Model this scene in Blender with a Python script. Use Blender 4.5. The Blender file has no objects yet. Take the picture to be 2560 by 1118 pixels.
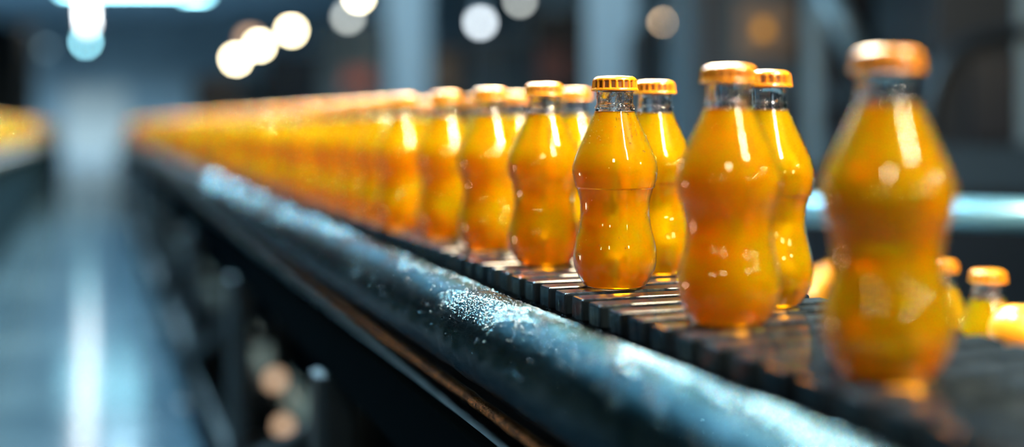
import bpy, bmesh, math, random
from mathutils import Vector, Matrix
random.seed(7)
S = bpy.context.scene
COL = S.collection
PI = math.pi

# ------------------------------------------------------------------ camera
F = 3000.0                       # focal length in pixels of the 2560 frame
HOR = 315.0                      # horizon row
VPX = 235.0                      # vanishing point of the conveyor
CAMZ = 1.0
BELT = CAMZ - 0.155
TH = math.atan((1280 - VPX) / F)
SN, CS = math.sin(TH), math.cos(TH)
cam = bpy.data.cameras.new('camera')
cam.sensor_width = 36
cam.lens = F / 2560 * 36
cam.shift_y = -(559 - HOR) / 2560
cam.clip_start = 0.02
cam.clip_end = 200
cam.dof.use_dof = True
cam.dof.focus_distance = 1.125
cam.dof.aperture_fstop = cam.lens / 1000 / 0.036
co = bpy.data.objects.new('camera', cam)
COL.objects.link(co)
co.location = (0, 0, CAMZ)
co.rotation_euler = (PI / 2, 0, -TH)
S.camera = co

def at(px, py, d):
    """world point seen at pixel (px, py) at depth d"""
    X = (px - 1280) * d / F
    return Vector((X * CS + d * SN, d * CS - X * SN, CAMZ - (py - HOR) * d / F))

def along(px, u):
    """depth at which the line x = u meets the column px"""
    return F * u / (CS * (px - VPX))

# ------------------------------------------------------------------ materials
def mat(name, color=(.5, .5, .5), rough=.5, metal=0.0, **kw):
    m = bpy.data.materials.new(name)
    m.use_nodes = True
    b = m.node_tree.nodes['Principled BSDF']
    b.inputs['Base Color'].default_value = (*color, 1)
    b.inputs['Roughness'].default_value = rough
    b.inputs['Metallic'].default_value = metal
    for k, v in kw.items():
        b.inputs[k.replace('_', ' ')].default_value = v
    return m

def nodes(m):
    nt = m.node_tree
    return nt, nt.nodes, nt.links, nt.nodes['Principled BSDF']

def noise(nt, scale, detail=4, rough=.5, vec=None, stretch=None):
    t = nt.nodes.new('ShaderNodeTexNoise')
    t.inputs['Scale'].default_value = scale
    t.inputs['Detail'].default_value = detail
    t.inputs['Roughness'].default_value = rough
    tc = nt.nodes.new('ShaderNodeTexCoord')
    mp = nt.nodes.new('ShaderNodeMapping')
    if stretch: mp.inputs['Scale'].default_value = stretch
    nt.links.new(tc.outputs['Object'], mp.inputs['Vector'])
    nt.links.new(mp.outputs['Vector'], t.inputs['Vector'])
    return t

def ramp(nt, src, stops):
    r = nt.nodes.new('ShaderNodeValToRGB')
    e = r.color_ramp.elements
    while len(e) < len(stops): e.new(.5)
    for k, (p, c) in enumerate(stops):
        e[k].position = p
        e[k].color = (*c, 1) if len(c) == 3 else c
    nt.links.new(src, r.inputs['Fac'])
    return r

def rough_noise(m, scale, lo, hi, stretch=None, a=.35, b=.65):
    nt, N, L, B = nodes(m)
    t = noise(nt, scale, 5, .6, stretch=stretch)
    r = ramp(nt, t.outputs['Fac'], [(a, (lo,) * 3), (b, (hi,) * 3)])
    L.new(r.outputs['Color'], B.inputs['Roughness'])

def color_noise(m, scale, c0, c1, stretch=None, a=.35, b=.65):
    nt, N, L, B = nodes(m)
    t = noise(nt, scale, 6, .6, stretch=stretch)
    r = ramp(nt, t.outputs['Fac'], [(a, c0), (b, c1)])
    L.new(r.outputs['Color'], B.inputs['Base Color'])

def bump_noise(m, scale, strength, dist=.001, stretch=None, detail=4):
    nt, N, L, B = nodes(m)
    t = noise(nt, scale, detail, .6, stretch=stretch)
    bp = N.new('ShaderNodeBump')
    bp.inputs['Strength'].default_value = strength
    bp.inputs['Distance'].default_value = dist
    L.new(t.outputs['Fac'], bp.inputs['Height'])
    if B.inputs['Normal'].is_linked:
        L.new(B.inputs['Normal'].links[0].from_socket, bp.inputs['Normal'])
    L.new(bp.outputs['Normal'], B.inputs['Normal'])

def emit(name, color, strength):
    m = bpy.data.materials.new(name)
    m.use_nodes = True
    nt = m.node_tree
    nt.nodes.remove(nt.nodes['Principled BSDF'])
    e = nt.nodes.new('ShaderNodeEmission')
    e.inputs['Color'].default_value = (*color, 1)
    e.inputs['Strength'].default_value = strength
    nt.links.new(e.outputs[0], nt.nodes['Material Output'].inputs['Surface'])
    return m

M = {}
# juice: cloudy amber drink, part clear, part scattering
M['juice'] = mat('orange_juice', (1.0, .565, .002), .17, 0, IOR=1.34)
b = nodes(M['juice'])[3]
b.inputs['Transmission Weight'].default_value = .80
b.inputs['Specular Tint'].default_value = (.25, .12, .02, 1)
va = M['juice'].node_tree.nodes.new('ShaderNodeVolumeAbsorption')
va.inputs['Color'].default_value = (1.0, .62, .0, 1)
va.inputs['Density'].default_value = 13
M['juice'].node_tree.links.new(va.outputs[0], M['juice'].node_tree.nodes['Material Output'].inputs['Volume'])
b.inputs['Subsurface Weight'].default_value = 1.0
b.inputs['Subsurface Radius'].default_value = (1.0, .5, .04)
b.inputs['Subsurface Scale'].default_value = .025
# bottle wall: thin clear sheet with a mirror-like coat
g = bpy.data.materials.new('thin_glass'); g.use_nodes = True
nt = g.node_tree; N = nt.nodes; L = nt.links
N.remove(N['Principled BSDF'])
tr = N.new('ShaderNodeBsdfTransparent'); gl = N.new('ShaderNodeBsdfGlossy')
gl.inputs['Roughness'].default_value = .025
lw = N.new('ShaderNodeLayerWeight')
pw = N.new('ShaderNodeMath'); pw.operation = 'POWER'; pw.inputs[1].default_value = 4.0
mu = N.new('ShaderNodeMath'); mu.operation = 'MULTIPLY_ADD'
mu.inputs[1].default_value = .85; mu.inputs[2].default_value = .032
L.new(lw.outputs['Facing'], pw.inputs[0]); L.new(pw.outputs[0], mu.inputs[0])
mx = N.new('ShaderNodeMixShader')
L.new(mu.outputs[0], mx.inputs[0]); L.new(tr.outputs[0], mx.inputs[1]); L.new(gl.outputs[0], mx.inputs[2])
L.new(mx.outputs[0], N['Material Output'].inputs['Surface'])
M['thin_glass'] = g
M['glass'] = mat('clear_glass', (.97, .99, 1), .02, 0, IOR=1.5, Transmission_Weight=1.0)
M['water'] = mat('water', (1, 1, 1), .0, 0, IOR=1.33, Transmission_Weight=1.0)
M['cap'] = mat('yellow_plastic', (.62, .215, .002), .28, 0, Coat_Weight=.25, Coat_Roughness=.15)
b = nodes(M['cap'])[3]
b.inputs['Subsurface Weight'].default_value = .3
b.inputs['Subsurface Radius'].default_value = (1, .4, .05)
b.inputs['Subsurface Scale'].default_value = .004
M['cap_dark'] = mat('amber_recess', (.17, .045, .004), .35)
# conveyor
M['slat'] = mat('dark_slat', (.035, .042, .048), .28, .1, Specular_IOR_Level=.10)
rough_noise(M['slat'], 30, .07, .15, stretch=(1, 3, 3))
color_noise(M['slat'], 60, (.007, .011, .015), (.034, .045, .054), stretch=(1.5, 1.5, .5), a=.42, b=.75)
bump_noise(M['slat'], 220, .12, .0004)
M['chain'] = mat('chain_steel', (.03, .038, .045), .4, .7)
M['frame'] = mat('frame_paint', (.012, .024, .031), .45, .1)
rough_noise(M['frame'], 8, .45, .7)
M['matte'] = mat('matte_panel', (.004, .009, .013), .9, 0, Specular_IOR_Level=0.0)
M['pipe'] = mat('worn_steel', (.10, .12, .135), .3, .95)
nt, N, L, B = nodes(M['pipe'])
B.inputs['Specular Tint'].default_value = (.42, .48, .51, 1)
t = noise(nt, 14, 8, .62)
r = ramp(nt, t.outputs['Fac'], [(.30, (.026, .046, .056)), (.52, (.013, .024, .030)), (.60, (.007, .013, .017)), (.66, (.05, .018, .008)), (.74, (.012, .009, .007))])
L.new(r.outputs['Color'], B.inputs['Base Color'])
t2 = noise(nt, 160, 6, .7)
r2 = ramp(nt, t2.outputs['Fac'], [(.3, (.09,) * 3), (.7, (.22,) * 3)])
L.new(r2.outputs['Color'], B.inputs['Roughness'])
bump_noise(M['pipe'], 900, .45, .0012, detail=3)
bump_noise(M['pipe'], 130, .22, .003, stretch=(1, 2.2, 1))
bump_noise(M['pipe'], 22, .12, .008)
M['fleck'] = mat('pale_flecks', (.34, .62, .74), .16, .75)
M['copper'] = mat('rusty_copper', (.42, .19, .07), .24, .8)
color_noise(M['copper'], 70, (.14, .085, .06), (.75, .40, .17), a=.36, b=.6)
bump_noise(M['copper'], 300, .8, .003)
M['pale_pipe'] = mat('galvanised_steel', (.18, .38, .46), .3, .6)
M['shelf'] = mat('shelf_steel', (.05, .068, .078), .4, .5)
M['crate'] = mat('crate_plastic', (.03, .05, .06), .5)
M['peel'] = mat('orange_peel', (.95, .30, .008), .33, 0, Coat_Weight=.4)
b = nodes(M['peel'])[3]
b.inputs['Subsurface Weight'].default_value = .25
b.inputs['Subsurface Radius'].default_value = (1, .35, .05)
b.inputs['Subsurface Scale'].default_value = .006
bump_noise(M['peel'], 260, .4, .0008)
M['stem'] = mat('stem_green', (.08, .10, .02), .7)
# room
M['floor'] = mat('polished_concrete', (.052, .08, .098), .2, 0, Specular_IOR_Level=.36)
color_noise(M['floor'], 1.1, (.010, .022, .033), (.028, .049, .063), stretch=(1, 2.4, 1))
rough_noise(M['floor'], 2.2, .07, .17, stretch=(.5, 3, 1))
bump_noise(M['floor'], 3.0, .10, .01, stretch=(.2, 5, 1))
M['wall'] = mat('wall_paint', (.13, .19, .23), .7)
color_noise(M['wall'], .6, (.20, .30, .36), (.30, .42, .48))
M['wall_dark'] = mat('dimmed_wall', (.06, .10, .125), .7)  # wall colour darkened so these walls reflect less into the bottles
M['ceiling'] = mat('ceiling_sheet', (.22, .30, .35), .7)
M['pillar'] = mat('pillar_paint', (.50, .60, .65), .5)
M['grey_machine'] = mat('grey_machine', (.028, .048, .062), .45, .2)
rough_noise(M['grey_machine'], 4, .35, .6)
M['dark_machine'] = mat('dark_machine', (.006, .012, .018), .45, .2)
M['black_panel'] = mat('black_panel', (.006, .009, .014), .35)
M['brown'] = mat('brown_panel', (.16, .085, .05), .5)
M['red'] = mat('red_oxide', (.16, .045, .035), .5)
M['slate'] = mat('slate_steel', (.20, .265, .30), .4, .4)
M['tube_cool'] = emit('cool_tube', (.72, .93, 1.0), 60)
M['tube_white'] = emit('white_tube', (.95, .98, 1.0), 18)
M['tube_cyan'] = emit('cyan_tube', (.35, .85, 1.0), 22)
M['bulb_warm'] = emit('warm_bulb', (1.0, .86, .55), 48)
M['pale_haze'] = mat('pale_haze', (.55, .58, .56), .6)
M['housing'] = mat('lamp_housing', (.20, .24, .26), .4, .5)

# ------------------------------------------------------------------ mesh helpers
def obj(name, bm, m=None, parent=None, smooth=False, mats=None):
    me = bpy.data.meshes.new(name)
    if smooth:
        for f in bm.faces: f.smooth = True
    bm.normal_update()
    bm.to_mesh(me); bm.free()
    for x in (mats or [m]): me.materials.append(x)
    o = bpy.data.objects.new(name, me)
    COL.objects.link(o)
    if parent: o.parent = parent
    return o

def empty(name, loc, label, cat, group=None, rot=0):
    o = bpy.data.objects.new(name, None)
    o.empty_display_size = .05
    COL.objects.link(o)
    o.location = loc
    o.rotation_euler = (0, 0, rot)
    return tag(o, label, cat, group)

def tag(o, label, cat, group=None, kind=None):
    o['label'] = label; o['category'] = cat
    if group: o['group'] = group
    if kind: o['kind'] = kind
    return o

def struct(name, bm, m):
    o = obj(name, bm, m); o['kind'] = 'structure'
    return o

def box(bm, x0, x1, y0, y1, z0, z1, bev=0.0, seg=2):
    r = bmesh.ops.create_cube(bm, size=1)
    vs = r['verts']
    for v in vs:
        v.co = Vector(((x0 + x1) / 2 + v.co.x * (x1 - x0), (y0 + y1) / 2 + v.co.y * (y1 - y0), (z0 + z1) / 2 + v.co.z * (z1 - z0)))
    if bev:
        es = list({e for v in vs for e in v.link_edges})
        bmesh.ops.bevel(bm, geom=es, offset=bev, segments=seg, profile=.5, affect='EDGES')

def B1(x0, x1, y0, y1, z0, z1, bev=0.0):
    bm = bmesh.new(); box(bm, x0, x1, y0, y1, z0, z1, bev); return bm

def lathe(bm, prof, n=64, mi=None, cap0=False, cap1=False):
    """prof: list of (r, z); returns rings"""
    rings = []
    for r, z in prof:
        if r < 1e-6:
            rings.append([bm.verts.new((0, 0, z))])
        else:
            rings.append([bm.verts.new((r * math.cos(2 * PI * k / n), r * math.sin(2 * PI * k / n), z)) for k in range(n)])
    for i, (a, c) in enumerate(zip(rings, rings[1:])):
        for k in range(n):
            k2 = (k + 1) % n
            if len(a) == 1 and len(c) == 1: continue
            if len(a) == 1: f = bm.faces.new((a[0], c[k2], c[k]))
            elif len(c) == 1: f = bm.faces.new((a[k], a[k2], c[0]))
            else: f = bm.faces.new((a[k], a[k2], c[k2], c[k]))
            f.smooth = True
            if mi: f.material_index = mi(i)
    return rings

def tube(bm, pts, r, n=16, caps=True):
    pts = [Vector(p) for p in pts]
    rings = []
    up0 = Vector((0, 0, 1))
    for i, p in enumerate(pts):
        d = (pts[min(i + 1, len(pts) - 1)] - pts[max(i - 1, 0)]).normalized()
        a = d.cross(up0)
        if a.length < 1e-4: a = d.cross(Vector((1, 0, 0)))
        a.normalize(); c = a.cross(d).normalized()
        rr = r[i] if isinstance(r, (list, tuple)) else r
        rings.append([bm.verts.new(p + a * rr * math.cos(2 * PI * k / n) + c * rr * math.sin(2 * PI * k / n)) for k in range(n)])
    for a, c in zip(rings, rings[1:]):
        for k in range(n):
            f = bm.faces.new((a[k], c[k], c[(k + 1) % n], a[(k + 1) % n])); f.smooth = True
    if caps:
        bm.faces.new(rings[0]); bm.faces.new(rings[-1][::-1])
    bmesh.ops.recalc_face_normals(bm, faces=bm.faces[:])

def catmull(ctrl, sub):
    out = []
    n = len(ctrl)
    for i in range(n - 1):
        p0, p1, p2, p3 = ctrl[max(i - 1, 0)], ctrl[i], ctrl[i + 1], ctrl[min(i + 2, n - 1)]
        for s in range(sub):
            t = s / sub
            out.append(tuple(.5 * (2 * b + (c - a) * t + (2 * a - 5 * b + 4 * c - d) * t * t + (3 * b - a - 3 * c + d) * t ** 3)
                             for a, b, c, d in zip(p0, p1, p2, p3)))
    out.append(tuple(ctrl[-1]))
    return out

def copy_thing(src, loc, rot, label, group=None, cat=None):
    c = src.copy(); COL.objects.link(c)
    c.location = loc; c.rotation_euler = (0, 0, rot)
    c['label'] = label
    if group: c['group'] = group
    elif 'group' in c: del c['group']
    for ch in src.children:
        k = ch.copy(); COL.objects.link(k); k.parent = c
        for g in ch.children:
            q = g.copy(); COL.objects.link(q); q.parent = k
    return c

# ------------------------------------------------------------------ juice bottle
K = 1.015
LOW = [(.0235, .0), (.0290, .0022), (.0322, .0064), (.0357, .0125), (.0388, .0205), (.0397, .0326), (.0378, .0447),
       (.0348, .0567), (.0330, .0688), (.0334, .0809), (.0352, .0889), (.0366, .0940)]
HIGH = [(.0377, .0945), (.0397, .103), (.0407, .111), (.0394, .119), (.0359, .129), (.0328, .136), (.0296, .143),
        (.0232, .157), (.0195, .1655)]
NECK = [(.0181, .1685), (.0187, .1700), (.0184, .1716), (.0173, .1728), (.0171, .1750), (.0171, .1835), (.0176, .1850), (.0186, .1858), (.0186, .1895), (.0176, .1935)]
LOWS, HIGHS = catmull(LOW, 5), catmull(HIGH, 5)
def sc(p, d=0.0): return [((r - d) * K, z * K) for r, z in p]

def make_bottle(n=64):
    root = empty('juice_bottle', (0, 0, 0), 'x', 'bottle')
    # juice
    bm = bmesh.new()
    w = .0007
    pr = [(0.0, .0016 * K)] + [(max(r - w, .0) * K, max(z, .0016) * K) for r, z in LOWS[2:] + HIGHS if z < .1662]
    top = pr[-1]
    pr += [(top[0] * .96, top[1] + .0004), (top[0] * .5, top[1] + .0002), (0, top[1] + .0002)]
    lathe(bm, pr, n)
    obj('juice', bm, M['juice'], root)
    # glass: outer wall, thick foot and neck
    bm = bmesh.new()
    outer = sc([(0.0, .0012), (.017, .0012), (.0205, .0004)] + LOWS + HIGHS)
    lathe(bm, outer, n)
    nk = sc([HIGHS[-1]] + NECK)
    inner = [(.0150 * K, .1935 * K), (.0148 * K, .1745 * K), (.0156 * K, .1700 * K), (.0172 * K, .1665 * K)]
    lathe(bm, nk + inner, n, mi=lambda i: 1)
    bmesh.ops.remove_doubles(bm, verts=bm.verts[:], dist=1e-6)
    obj('glass_body', bm, None, root, mats=[M['thin_glass'], M['glass']])
    # cap
    bm = bmesh.new()
    ribs, sub = 20, 6
    n2 = ribs * sub
    prof = [(.0222, .1858, 0), (.0224, .1868, 0), (.0219, .1880, 0), (.0217, .1888, 1), (.0212, .1948, 1), (.0210, .1954, 0),
            (.0204, .1970, 0), (.0190, .1985, 0), (.0170, .1996, 0), (.010, .2002, 0), (0, .2003, 0)]
    rings = []
    for r, z, fl in prof:
        if r == 0: rings.append([bm.verts.new((0, 0, z * K))]); continue
        ring = []
        for k in range(n2):
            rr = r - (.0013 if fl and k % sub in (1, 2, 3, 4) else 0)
            a = 2 * PI * k / n2
            ring.append(bm.verts.new((rr * K * math.cos(a), rr * K * math.sin(a), z * K)))
        rings.append(ring)
    for i, (a, c) in enumerate(zip(rings, rings[1:])):
        for k in range(n2):
            k2 = (k + 1) % n2
            f = bm.faces.new((a[k], a[k2], c[0])) if len(c) == 1 else bm.faces.new((a[k], a[k2], c[k2], c[k]))
            f.smooth = i > 4
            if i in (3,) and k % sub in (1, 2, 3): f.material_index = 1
    # underside
    inn = [bm.verts.new((.0190 * K * math.cos(2 * PI * k / n2), .0190 * K * math.sin(2 * PI * k / n2), .1860 * K)) for k in range(n2)]
    for k in range(n2):
        k2 = (k + 1) % n2
        bm.faces.new((inn[k], inn[k2], rings[0][k2], rings[0][k]))
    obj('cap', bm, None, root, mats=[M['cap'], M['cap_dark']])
    return root

def outer_r(z):
    pts = LOWS + HIGHS + NECK
    for (r0, z0), (r1, z1) in zip(pts, pts[1:]):
        if z0 <= z <= z1: return r0 + (r1 - r0) * (z - z0) / max(z1 - z0, 1e-6)
    return .017

_ico = None
def drops_bm(items, sub=1):
    """items: list of (point, normal, radius, flatten)"""
    tmp = bmesh.new(); bmesh.ops.create_icosphere(tmp, subdivisions=sub, radius=1)
    vs = [v.co.copy() for v in tmp.verts]; fs = [[v.index for v in f.verts] for f in tmp.faces]; tmp.free()
    V, Fc = [], []
    for p, nrm, r, fl in items:
        q = Vector(nrm).to_track_quat('Z', 'Y')
        o = len(V)
        V += [tuple(p + q @ Vector((c.x * r, c.y * r, c.z * r * fl))) for c in vs]
        Fc += [[o + i for i in f] for f in fs]
    me = bpy.data.meshes.new('d'); me.from_pydata(V, [], Fc)
    bm = bmesh.new(); bm.from_mesh(me); bpy.data.meshes.remove(me)
    for f in bm.faces: f.smooth = True
    return bm

def condensation(root, count, zmin=.135, seed=1):
    rng = random.Random(seed)
    it = []
    for _ in range(count):
        z = rng.uniform(.168, .1845) if rng.random() < .72 else rng.uniform(zmin, .168)
        if rng.random() < .12: z = rng.uniform(.03, .13)
        a = rng.uniform(0, 2 * PI)
        r = outer_r(z) * K
        n = Vector((math.cos(a), math.sin(a), 0))
        it.append((Vector((r * n.x, r * n.y, z * K)), n, rng.choice([.00022, .0003, .0004, .0006, .0008]), .55))
    o = obj('condensation_droplets', drops_bm(it), M['water'], root)
    o['kind'] = 'stuff'

rowpts = []
FRONT = [(2218, .748, 'large blurred orange juice bottle nearest the camera at far right'),
         (1822, .942, 'slightly blurred orange juice bottle overlapping the bottle behind it, second from right in front row'),
         (1537, 1.155, 'sharply focused orange juice bottle with droplets on its neck, third from right in front row'),
         (1360, 1.345, 'orange juice bottle just left of the sharply focused one, fourth from right in front row'),
         (1225, 1.515, 'orange juice bottle in front row, second to the left of the sharp bottle'),
         (1115, 1.675, 'orange juice bottle in front row, third to the left of the sharp bottle')]
BACK = [(1915, 1.040, 'orange juice bottle in rear row, half hidden behind second bottle from right'),
        (1637, 1.262, 'orange juice bottle in rear row, peeking out right of the sharply focused bottle'),
        (1437, 1.545, 'orange juice bottle in rear row, mostly hidden left of the sharply focused bottle'),
        (1287, 1.73, 'orange juice bottle in rear row, hidden behind fourth bottle from right, cap showing'),]
proto = make_bottle()
first = True
def put_bottle(loc, label, group=None, rot=None):
    global first
    rot = random.uniform(0, 6.28) if rot is None else rot
    if first:
        first = False
        proto.location = loc; proto.rotation_euler = (0, 0, rot); proto['label'] = label
        if group: proto['group'] = group
        return proto
    return copy_thing(proto, loc, rot, label, group)
GB = 'orange juice bottles on the slatted conveyor'
near = []
for px, d, lab in FRONT:
    p = at(px, HOR, d); near.append(put_bottle((p.x, p.y, BELT), lab, GB))
ordn = ['seventh', 'eighth', 'ninth', 'tenth', 'eleventh', 'twelfth']
y = 1.785
k = 0
while y < 17.5:
    lab = 'blurred orange juice bottle, %s from right in front row' % ordn[k] if k < 6 else \
          'far blurred orange juice bottle in front row, beyond the twelfth from the right'
    put_bottle((.450 + random.uniform(-.006, .006), y, BELT), lab, GB)
    y += .165 + random.uniform(-.008, .008); k += 1
for px, d, lab in BACK:
    p = at(px, HOR, d); near.append(put_bottle((p.x, p.y, BELT), lab, GB))
y = 1.80; k = 0
ordb = ['fifth', 'sixth']
while y < 17.5:
    lab = 'blurred orange juice bottle, %s from right in rear row' % ordb[k] if k < 2 else \
          'far blurred orange juice bottle in rear row, beyond the sixth from the right'
    put_bottle((.568 + random.uniform(-.006, .006), y, BELT), lab, GB)
    y += .172 + random.uniform(-.008, .008); k += 1
y = 8.6
while y < 26:
    put_bottle((-.69 + random.uniform(-.008, .008), y, BELT), 'far blurred orange bottle on the opposite conveyor at left edge',
               'orange bottles on the opposite conveyor')
    y += .205
# droplets on the bottles that show them
for o, c, s in ((near[2], 1100, 3), (near[3], 260, 4), (near[7], 260, 5), (near[1], 200, 6), (near[6], 200, 8)):
    condensation(o, c, seed=s)

# ------------------------------------------------------------------ conveyor with slats
conv = empty('slat_conveyor', (.5, 1, 0), 'long dark slatted conveyor carrying the rows of orange juice bottles', 'conveyor')
OFF = Vector((.5, 1, 0))
def part(name, bm, m, parent=conv, off=OFF, smooth=False):
    bmesh.ops.translate(bm, verts=bm.verts[:], vec=-off)
    return obj(name, bm, m, parent, smooth)
X0, X1 = .412, .622
PITCH = .0415
def slat(bm, y):
    box(bm, X0, X1, y - .0132, y + .0132, BELT - .021, BELT, .0022, 2)
def slat_full():
    bm = bmesh.new()
    slat(bm, 0)
    box(bm, X0 + .004, X0 + .030, -.0085, .0085, BELT - .048, BELT - .0215, .002)     # carrier lug below each end
    box(bm, X1 - .030, X1 - .004, -.0085, .0085, BELT - .048, BELT - .0215, .002)
    return bm
s0 = None
y = .30
for i in range(98):
    if s0 is None:
        bm = slat_full(); bmesh.ops.translate(bm, verts=bm.verts[:], vec=(-.5, 0, 0))
        s0 = obj('slat', bm, M['slat'], conv); o = s0
    else:
        o = s0.copy(); COL.objects.link(o); o.parent = conv
    o.location = (0, y - 1 + random.uniform(-.0012, .0012), random.uniform(-.0003, 0))
    y += PITCH
bm = bmesh.new()
while y < 19:
    box(bm, X0, X1, y - .0145, y + .0145, BELT - .016, BELT)
    y += PITCH
o = part('slat_run', bm, M['slat']); o['kind'] = 'stuff'
bm = bmesh.new()
yy = .28
while yy < 6:
    box(bm, X0 + .008, X0 + .014, yy, yy + .036, BELT - .0600, BELT - .0485, .004)
    box(bm, X0 + .018, X0 + .024, yy + .02, yy + .056, BELT - .0600, BELT - .0485, .004)
    yy += PITCH
o = part('drive_chain', bm, M['chain']); o['kind'] = 'stuff'
part('chain_track', B1(.408, .64, .1, 19, BELT - .085, BELT - .0605, .003), M['frame'])
part('side_channel', B1(.322, .338, .1, 19, CAMZ - .365, CAMZ - .282, .004), M['matte'])
part('side_channel', B1(.655, .670, .1, 19, CAMZ - .365, CAMZ - .215, .004), M['frame'])
part('light_block', B1(.6705, .678, .1, 19, .10, CAMZ - .23, .002), M['matte'])  # added board, blocks the warm back light under the belt
part('cross_tray', B1(.338, .655, .1, 19, CAMZ - .362, CAMZ - .345), M['frame'])
for yl in (.72, 1.75, 2.95, 4.4, 6.2, 8.4, 11, 14, 17):
    for xl in (.335, .635):
        part('leg', B1(xl - .028, xl + .028, yl, yl + .056, 0.012, CAMZ - .366, .004), M['frame'])
        part('foot', B1(xl - .05, xl + .05, yl - .022, yl + .078, 0, .012, .003), M['chain'])
    part('cross_bar', B1(.363, .607, yl + .01, yl + .046, .20, .24, .003), M['frame'])
for a, c in ((.776, 1.75), (1.806, 2.95), (3.006, 4.4)):
    bm = bmesh.new(); tube(bm, [(.335, a, CAMZ - .45), (.335, c, .18)], .014, 10)
    part('brace', bm, M['frame'])
part('lower_rail', B1(.315, .355, .1, 19, .145, .175, .003), M['frame'])

# guard pipe in front of the slats
PX, PZ, PR = .360, CAMZ - .2045, .0432
bm = bmesh.new()
pts = []
yy = .12
while yy < 19:
    pts.append((0, yy - 1, 0)); yy += .01 if yy < 2.4 else .2
tube(bm, pts, PR, 72)
rg = random.Random(3)
from mathutils import noise as mn
for v in bm.verts:
    if v.co.y < 1.5:
        r = Vector((v.co.x, 0, v.co.z))
        if r.length > .01:
            q = Vector((v.co.x * 26, v.co.y * 26, v.co.z * 26))
            h = mn.noise(q) * .0012 + mn.noise(q * 3.1) * .0006
            v.co += r.normalized() * h
pipe = obj('guard_pipe', bm, M['pipe'], smooth=False)
pipe.location = (PX, 1, PZ)
tag(pipe, 'thick wet worn steel pipe running along the conveyor below the bottles', 'pipe')
it, fl = [], []
rng = random.Random(11)
def patch(v, a):
    return mn.noise(Vector((v * 5.5, a * 1.6, 3.7))) + .5 * mn.noise(Vector((v * 17, a * 5, 9.1)))
while len(it) < 4200 or len(fl) < 9000:
    v = .40 + 3.6 * rng.random() ** 1.7
    if rng.random() < .35: v = rng.gauss(1.0, .16)
    if v < .3: continue
    a = rng.gauss(math.radians(100), math.radians(27))
    n = Vector((math.cos(a), 0, math.sin(a)))
    pt = patch(v, a)
    big = max(1.0, abs(v - 1.05) * (1.1 if v > 1.05 else 3.2) + .75)
    p = Vector((0, v - 1, 0))
    if len(it) < 4200 and (pt > -.1 or rng.random() < .25):
        r = rng.choice([.0004, .0006, .0008, .0011, .0015, .0020]) * rng.uniform(.7, 1.15)
        it.append((p + n * (PR + r * .1), n, r, .65))
    if len(fl) < 9000 and (pt > .2 or rng.random() < .02):
        r = rng.choice([.00025, .00035, .0005, .0008]) * rng.uniform(.7, 1.3) * big
        t = Vector((rng.gauss(0, .35), rng.gauss(0, .35), rng.gauss(0, .35)))
        fl.append((p + n * (PR + .0002), (n + t).normalized(), r, .35))
o = obj('water_droplets', drops_bm(it), M['water'], pipe); o['kind'] = 'stuff'
o = obj('glint_flecks', drops_bm(fl), M['fleck'], pipe); o['kind'] = 'stuff'  # bright metallic flecks added as the glints of wet drops

# thin rusty tube under the pipe
bm = bmesh.new()
pts = []
yy = .2
while yy < 8:
    pts.append((rng.uniform(-.0008, .0008), yy - 1, rng.uniform(-.0008, .0008))); yy += .02 if yy < 2.5 else .3
tube(bm, pts, .0064, 14)
cp = obj('copper_tube', bm, M['copper']); cp.location = (.3475, 1, CAMZ - .2655)
tag(cp, 'thin rusty copper tube running under the wet steel pipe', 'tube')

# ------------------------------------------------------------------ lower shelf with oranges and bottles, right of the conveyor
SH = CAMZ - .382
sh = empty('side_conveyor', (1.15, 1.6, 0), 'low dark side conveyor holding oranges and bottles behind the slats', 'conveyor')
o2 = Vector((1.15, 1.6, 0))
part('belt', B1(.74, 1.50, .5, 3.6, SH - .03, SH, .004), M['shelf'], sh, o2)
part('side_rail', B1(1.50, 1.52, .5, 3.6, SH - .06, SH + .03, .004), M['frame'], sh, o2)
part('side_rail', B1(.715, .7395, .5, 3.6, SH - .06, SH + .0, .004), M['frame'], sh, o2)
for yl in (.6, 2.0, 3.4):
    for xl in (.78, 1.46):
        part('leg', B1(xl - .025, xl + .025, yl, yl + .05, 0, SH - .031, .003), M['frame'], sh, o2)
GS = 'orange juice bottles on the side conveyor'
for px, d, lab in ((2470, 1.49, 'small blurred orange juice bottle low at right edge, beside an orange'),
                   (2352, 1.60, 'blurred orange juice bottle on side conveyor, mostly hidden behind nearest bottle')):
    p = at(px, HOR, d); put_bottle((p.x, p.y, SH), lab, GS)
cr = None
def make_orange(r=.036):
    root = empty('orange', (0, 0, 0), 'x', 'orange')
    bm = bmesh.new(); bmesh.ops.create_uvsphere(bm, u_segments=40, v_segments=24, radius=r)
    for v in bm.verts:
        v.co.z *= .95
        if v.co.z > r * .8: v.co.z -= (v.co.z - r * .8) * .35
    obj('peel', bm, M['peel'], root, True)
    bm = bmesh.new(); lathe(bm, [(.0035, r * .885), (.004, r * .905), (.002, r * .925), (0, r * .925)], 10)
    obj('stem', bm, M['stem'], root)
    return root
orp = make_orange(); of = True
GO = 'loose oranges beside the conveyor'
def put_orange(p, lab):
    global of
    if of:
        of = False; orp.location = p; orp['label'] = lab; orp['group'] = GO; return orp
    return copy_thing(orp, p, random.uniform(0, 6), lab, GO)
p = at(2552, 832, 1.40)
put_orange(p, 'round orange cut off by the right edge, on the stacked pile')
oz = .0342
base = p.copy()
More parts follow.
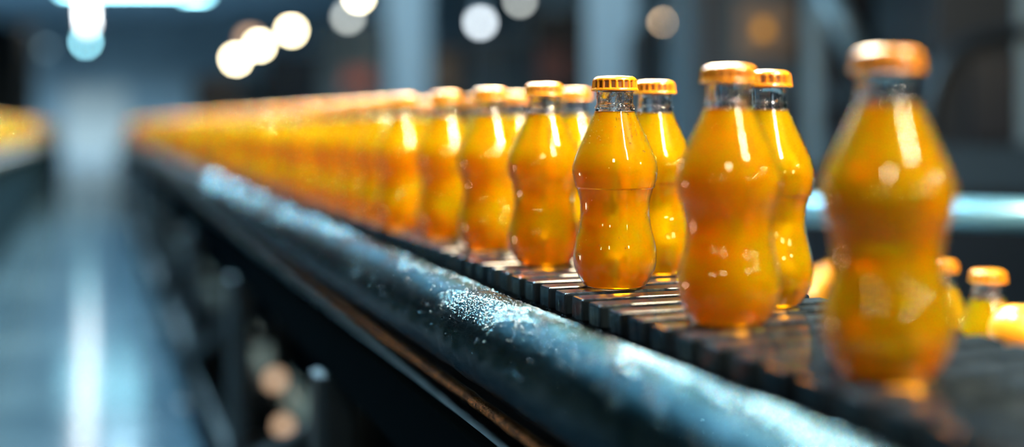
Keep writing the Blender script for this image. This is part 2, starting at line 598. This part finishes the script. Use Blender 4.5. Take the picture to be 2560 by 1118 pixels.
# shallow tray the oranges are heaped in
ty = empty('fruit_crate', (base.x, base.y, SH), 'low dark crate under the oranges at right edge', 'crate')
h = base.z - oz - SH
ot = Vector((base.x, base.y, SH))
part('deck', B1(base.x - .11, base.x + .16, base.y - .09, base.y + .04, SH + h - .012, SH + h, .003), M['crate'], ty, ot)
for sx in (-.108, .138):
    part('side', B1(base.x + sx, base.x + sx + .02, base.y - .088, base.y + .038, SH, SH + h - .0125, .002), M['crate'], ty, ot)
for dx, dy, lab in ((.078, .01, 'orange right behind the orange at right edge, out on the crate'),):
    put_orange(base + Vector((dx, dy, 0)), lab)
p = at(2046, 712, 2.45)
put_orange(Vector((p.x, p.y, SH + oz)), 'bright blurred orange between second and nearest bottles, glinting')
for px, d, lab in ((2020, 2.62, 'blurred orange behind the glinting one, to its left'), (2078, 2.70, 'blurred orange behind the glinting one, to its right')):
    p = at(px, HOR, d); put_orange(Vector((p.x, p.y, SH + oz)), lab)

# pale pipe at right
a, c = at(1880, 521, 2.35), at(3000, 548, 2.0)
pp = empty('handrail', a, 'pale blue-grey horizontal pipe behind the nearest bottle at right', 'rail')
bm = bmesh.new(); tube(bm, [a, a.lerp(c, .5), c], .028, 32)
part('pipe', bm, M['pale_pipe'], pp, a)
for q, zb in ((a, SH), (c, 0)):
    bm = bmesh.new(); tube(bm, [Vector((q.x, q.y, zb)), Vector((q.x, q.y, q.z - .024))], .018, 16)
    part('post', bm, M['frame'], pp, a)
def fx(px0, px1, py0, py1, d, depth, m, name, label, cat, group=None, bev=.006):
    """box facing the camera direction, standing at its own depth"""
    a = at(px0, py0, d); c = at(px1, py1, d)
    w = (px1 - px0) * d / F
    bm = bmesh.new(); box(bm, 0, w, 0, depth, c.z, a.z, bev)
    o = obj(name, bm, m)
    o.location = (a.x, a.y, 0); o.rotation_euler = (0, 0, -TH)
    if label: tag(o, label, cat, group)
    return o

# ------------------------------------------------------------------ room
RX0, RX1, RY0, RY1, RH = -6.5, 9.5, -5.0, 52.0, 5.2
struct('floor', B1(RX0, RX1, RY0, RY1, -.1, 0), M['floor'])
struct('ceiling', B1(RX0, RX1, RY0, RY1, RH, RH + .1), M['ceiling'])
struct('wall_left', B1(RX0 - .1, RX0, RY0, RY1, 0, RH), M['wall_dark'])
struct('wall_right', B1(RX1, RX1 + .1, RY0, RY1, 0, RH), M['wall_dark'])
struct('wall_back', B1(RX0, RX1, RY1, RY1 + .1, 0, RH), M['wall'])
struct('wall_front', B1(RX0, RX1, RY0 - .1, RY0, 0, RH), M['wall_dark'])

struct('haze_slab', B1(-1.1, 1.3, RY1 - .06, RY1 - .001, 0, 2.6, .01), M['pale_haze'])  # pale slab added for the bright haze at the aisle's far end
# opposite conveyor
oc = empty('opposite_conveyor', (-.78, 12, 0), 'dark conveyor with steel edge along the left of the aisle', 'conveyor')
oo = Vector((-.78, 12, 0))
part('belt', B1(-.95, -.64, 3, 27, BELT - .03, BELT, .004), M['slat'], oc, oo)
part('side_panel', B1(-.66, -.645, 3, 27, .03, BELT - .14, .004), M['matte'], oc, oo)
bm = bmesh.new(); tube(bm, [(-.605, 3, BELT - .07), (-.605, 27, BELT - .07)], .035, 20)
part('edge_rail', bm, M['frame'], oc, oo)
for yl in range(4, 27, 3):
    for xl in (-.72, -.92):
        part('leg', B1(xl - .03, xl + .03, yl, yl + .06, 0, BELT - .031), M['frame'], oc, oo)

# ------------------------------------------------------------------ lamps
def tube_lamp(name, loc, length, m, label, group, axis='Y', r=.035, rot=0):
    root = empty(name, loc, label, 'lamp', group, rot)
    bm = bmesh.new()
    d = Vector((0, 1, 0)) if axis == 'Y' else Vector((1, 0, 0))
    tube(bm, [d * (-length / 2), d * (length / 2)], r, 14)
    obj('tube', bm, m, root)
    s = (.09, length / 2 + .05) if axis == 'Y' else (length / 2 + .05, .09)
    bm = B1(-s[0], s[0], -s[1], s[1], r + .01, r + .07, .01)
    obj('housing', bm, M['housing'], root)
    for e in (-.35, .35):
        q = d * (length * e)
        obj('hanger', B1(q.x - .008, q.x + .008, q.y - .008, q.y + .008, r + .07, RH - loc[2]), M['housing'], root)
    return root
k = 0
for yv in (13.3, 16.0, 18.7, 22.2, 24.6):
    tube_lamp('aisle_lamp', (-.12, yv, 3.0), 1.5, M['tube_white'],
              'white fluorescent tube lamp in the row hanging above the aisle', 'tube lamps above the aisle')
tube_lamp('aisle_lamp', (-.18, 29.5, 2.95), .5, M['tube_cyan'], 'small pale cyan lamp below the white aisle strip', None, r=.06)
p = at(300, -28, 19.7)
tube_lamp('cross_lamp', p, 1.9, M['tube_cyan'], 'cyan tube lamp along top edge crossing the aisle strip', None, 'X', rot=-TH)
p = at(487, -17, 19.7)
tube_lamp('cross_lamp', p, .35, M['tube_cyan'], 'short cyan lamp at top edge right of the aisle strip', None, 'X', rot=-TH)

def bulb(px, py, d, m, label, group=None, r=.07, cat='lamp', drop=True):
    p = at(px, py, d)
    root = empty('pendant_lamp', p, label, cat, group)
    bm = bmesh.new(); lathe(bm, [(0, -r), (r * .7, -r * .72), (r, 0), (r * .8, r * .6), (r * .4, r * .95)], 20)
    obj('bulb', bm, m, root)
    bm = bmesh.new(); lathe(bm, [(r * 1.1, r * .62), (r * .9, r * 1.2), (r * .35, r * 1.9), (.01, r * 2.0), (.01, RH - p.z)], 16)
    obj('shade', bm, M['housing'], root)
    return root
for px, py, d, lab in ((897, -8, 18.75, 'warm white lamp glow cut by the top edge, above the others'),
                       (728, 76, 25, 'warm white lamp, topmost and right of the three overlapping glows'),
                       (648, 113, 29.5, 'warm white lamp, middle of the three overlapping glows'),
                       (590, 147, 35, 'warm white lamp, lowest and left of the three overlapping glows')):
    bulb(px, py, d, M['bulb_warm'], lab, 'warm pendant lamps over the right bay', r=.055 * d / 18)
M['bulb_a'] = emit('pale_bulb', (.78, .88, .95), 9)
M['bulb_b'] = emit('peach_bulb', (1.0, .70, .42), 14)
M['bulb_c'] = emit('dim_bulb', (.75, .80, .75), 7)
M['bulb_e'] = emit('faint_blue_bulb', (.45, .72, .85), 1.8)
M['bulb_d'] = emit('dim_brown_bulb', (.8, .5, .3), 4)
bulb(1201, 56, 16, M['bulb_a'], 'pale grey-white lamp glow left of the wide light pillar', r=.075)
bulb(1664, 60, 12, M['bulb_b'], 'peach coloured lamp glow right of the wide light pillar', r=.05)
bulb(870, 42, 20, M['bulb_c'], 'dim grey lamp glow under the lamp at the top edge', r=.08)
bulb(625, 98, 30, M['bulb_d'], 'dim brownish lamp glow behind the overlapping warm lamps', r=.14)
bulb(895, 148, 22, M['bulb_d'], 'faint grey lamp glow above the row of caps', r=.06)
bulb(1385, 98, 14, M['bulb_d'], 'dim brown lamp glow left of the wide light pillar', r=.05)
bulb(115, 120, 32, M['bulb_e'], 'faint round lamp glow left of the white aisle strip', r=.07)
bulb(1300, 2, 14, M['bulb_c'], 'dim grey lamp glow at the top edge near the pillar', r=.05)

# ------------------------------------------------------------------ pillars and machines behind
fx(1468, 1592, -530, 315 + 1.0 / 14 * F, 14, .4, M['pillar'], 'pillar', 'wide pale grey pillar behind the in-focus bottles', 'pillar')
fx(962, 1068, -380, 315 + 1.0 / 18 * F, 18, .4, M['pillar'], 'pillar', 'narrower grey pillar left of centre behind the far caps', 'pillar')

def cabinet(px0, px1, py0, d, depth, m, label, panels=(), name='machine_cabinet', zb=0.0):
    a = at(px0, py0, d); w = (px1 - px0) * d / F
    root = empty(name, (a.x, a.y, 0), label, 'machine', rot=-TH)
    obj('housing', B1(0, w, 0, depth, .0 + zb, a.z, .01), m, root)
    for (q0, q1, y0, y1, pm, nm) in panels:
        x0 = (q0 - px0) * d / F; x1 = (q1 - px0) * d / F
        z1 = CAMZ - (y0 - HOR) * d / F; z0 = CAMZ - (y1 - HOR) * d / F
        obj(nm, B1(x0, x1, -.03, -.001, z0, z1, .004), pm, root)
    return root
cabinet(1720, 1990, -260, 5.2, .8, M['grey_machine'], 'grey machine cabinet with amber lamp right of the pillar',
        [(1745, 1800, -100, 230, M['dark_machine'], 'door_panel'), (1840, 1980, 0, 145, M['brown'], 'halo_panel'), (1800, 1990, 250, 420, M['dark_machine'], 'vent_panel')])  # brown panel stands in for the halo round the amber lamp
p = at(1908, 72, 5.12)
am = empty('beacon', p, 'amber indicator lamp glowing on its brown halo panel', 'lamp')
bm = bmesh.new(); lathe(bm, [(.0, .03), (.018, .026), (.026, 0), (.026, -.03), (0, -.03)], 20)
M['amber'] = emit('amber_glow', (1, .45, .05), .8)
obj('dome', bm, M['amber'], am)
cabinet(2004, 2330, -300, 5.2, .7, M['dark_machine'], 'dark machine cabinet behind the nearest bottle cap',
        [(2008, 2050, -200, 420, M['slate'], 'corner_post'), (2110, 2300, -60, 60, M['black_panel'], 'upper_window'), (2060, 2320, 215, 262, M['grey_machine'], 'cross_strip'), (2060, 2320, 330, 480, M['grey_machine'], 'lower_panel')])
bm = bmesh.new(); tube(bm, [at(2050, -40, 5.12), at(2175, 200, 5.12)], .055, 16)
tag(obj('support_strut', bm, M['slate']), 'pale diagonal strut above the nearest bottle cap', 'strut')
cabinet(2335, 2800, -300, 4.2, .7, M['dark_machine'], 'dark machine cabinet at right edge with black window and slate shelf',
        [(2420, 2535, 140, 355, M['black_panel'], 'black_window'), (2340, 2790, 365, 480, M['grey_machine'], 'slate_panel'), (2538, 2580, -200, 360, M['slate'], 'corner_post')])
pts = [at(2310, 330, 4.17), at(2330, 240, 4.17), at(2370, 150, 4.17), at(2440, 100, 4.17), at(2540, 82, 4.17), at(2700, 75, 4.17)]
bm = bmesh.new(); tube(bm, catmull([tuple(q) for q in pts], 8), .026, 16)
tag(obj('bent_pipe', bm, M['dark_machine']), 'dull curved pipe at upper right corner behind nearest bottle', 'pipe')
# line of machines in the right bay
bay = [(1600, 1715, 60, 7.0, M['dark_machine'], 'dark machine cabinet right beside the wide light pillar'),
       (1330, 1465, 30, 9.5, M['dark_machine'], 'dark machine cabinet left beside the wide light pillar'),
       (1180, 1325, 90, 11, M['grey_machine'], 'grey machine cabinet behind the fourth bottle cap from right'),
       (1075, 1175, 110, 12, M['dark_machine'], 'dark machine cabinet right of the narrower pillar'),
       (800, 955, 60, 15, M['grey_machine'], 'grey machine cabinet left of the narrower pillar'),
       (660, 790, 130, 19, M['dark_machine'], 'dark machine cabinet under the overlapping warm lamps'),
       (480, 640, 190, 24, M['grey_machine'], 'far grey machine cabinet left of the warm lamps')]
extra = {1330: [(1290 + 60, 1420, 120, 210, M['red'], 'red_panel')], 1075: [(1085, 1140, 130, 230, M['brown'], 'brown_panel')],
         800: [(860, 935, 175, 225, M['red'], 'red_panel')], 480: [(500, 600, 200, 250, M['brown'], 'brown_panel')]}
for x0, x1, y0, d, m, lab in bay:
    cabinet(x0, x1, y0, d, .8, m, lab, extra.get(x0, ()))
# left side
cabinet(-120, 52, 60, 20, .6, M['dark_machine'], 'dark blue cabinet at left edge behind the opposite conveyor')
# warm lamps seen through the conveyor legs
M['amber2'] = emit('amber_work_lamp', (1.0, .66, .42), .9)
for px, py, d, r, lab in ((688, 950, 3.9, .028, 'warm round lamp low under the conveyor, upper of two'),
                    (708, 1065, 3.45, .024, 'warm round lamp low under the conveyor, lower of two')):
    p = at(px, py, d)
    root = empty('floor_lamp', (p.x, p.y, 0), lab, 'lamp')
    bm = bmesh.new(); bmesh.ops.create_uvsphere(bm, u_segments=16, v_segments=10, radius=r)
    bmesh.ops.translate(bm, verts=bm.verts[:], vec=(0, 0, p.z)); obj('bulb', bm, M['amber2'], root, True)
    obj('post', B1(-.012, .012, -.012, .012, 0, p.z - r + .002), M['chain'], root)

# ------------------------------------------------------------------ lighting
def area(name, loc, target, sx, sy, power, color):
    l = bpy.data.lights.new(name, 'AREA'); l.shape = 'RECTANGLE'; l.size = sx; l.size_y = sy
    l.energy = power; l.color = color
    o = bpy.data.objects.new(name, l); COL.objects.link(o)
    o.location = loc
    o.rotation_euler = (Vector(target) - Vector(loc)).to_track_quat('-Z', 'Y').to_euler()
    return o
oc_ = area('overhead_cool', (.28, 7.6, 2.75), (.28, 7.6, 0), .22, 13.0, 1050, (.50, .82, 1.0))
oc_.data.spread = math.radians(150)
for vv in (3.0, 4.6, 6.4, 8.4, 10.6, 13.0, 15.6, 18.4):
    bw = area('back_warm', (1.60, vv, 2.95), (.50, vv - 2.2, .92), .9, .7, 15 if vv < 4 else (17 if vv < 7 else 26), (1.0, .84, .56))
    bw.data.spread = math.radians(36)
for vv in (1.6, 3.4, 5.2, 7.2, 9.4, 11.8, 14.4, 17.0):
    sw = area('side_warm', (1.35, vv - 1.3, 2.5), (.50, vv, .92), .10, .6, 40 if vv < 3 else 62 if vv < 5 else 95, (1.0, .86, .60))  # added warm lights without fixtures, raise the glow of the juice
    sw.data.spread = math.radians(90)
ow = area('opposite_warm', (-1.6, 14, 2.6), (-.69, 14, .93), .4, 14, 240, (1.0, .80, .5))  # added light without a fixture, brightens the opposite bottles
ow.data.spread = math.radians(44)
area('side_lamp', (.9, -.4, 2.3), (.46, 1.3, .9), .07, .6, 36, (1.0, .92, .8))
area('front_fill', (-.7, -1.2, 2.6), (.46, 1.3, .9), .3, .3, 16, (1.0, .90, .74))  # added fill behind the camera for the near faces of the bottles
bf = area('bay_fill', (4.5, 15, 4.9), (4.5, 15, 0), 5, 12, 480, (.50, .80, 1.0))
hf = area('hall_fill', (-1.0, 41, 4.9), (-1.0, 43, 0), 10, 18, 10500, (.60, .84, 1.0))
bf.data.spread = hf.data.spread = math.radians(125)
def spot(name, loc, r, power, color):
    l = bpy.data.lights.new(name, 'POINT'); l.shadow_soft_size = r; l.energy = power; l.color = color
    o = bpy.data.objects.new(name, l); COL.objects.link(o); o.location = loc
for loc, r, pw in (((2.4, -1.6, 1.75), .07, 26), ((1.5, -2.6, 1.9), .07, 24), ((-1.4, -1.2, 1.7), .05, 10), ((-2.0, -.2, 1.55), .04, 7), ((.4, -3.2, 1.8), .06, 20), ((2.9, -.7, 2.1), .07, 26)):
    spot('rear_lamp', loc, r, pw, (1.0, .86, .62))
spot('copper_fill', (-.62, 2.1, .70), .06, 5, (1.0, .72, .45))  # added warm fill out of view, brightens the copper tube
w = bpy.data.worlds.new('world'); S.world = w; w.use_nodes = True
w.node_tree.nodes['Background'].inputs[0].default_value = (.03, .05, .065, 1)
w.node_tree.nodes['Background'].inputs[1].default_value = 1

S.view_settings.view_transform = 'Standard'
S.view_settings.look = 'None'
S.view_settings.gamma = 1
S.view_settings.use_curve_mapping = False
S.view_settings.exposure = .3
S.cycles.use_denoising = True
S.cycles.transparent_max_bounces = 24
S.cycles.use_light_tree = False
S.cycles.max_bounces = 9
S.cycles.transmission_bounces = 8
S.cycles.diffuse_bounces = 3
S.cycles.glossy_bounces = 3
S.cycles.use_adaptive_sampling = True
S.cycles.adaptive_threshold = .03
S.cycles.sample_clamp_indirect = 8
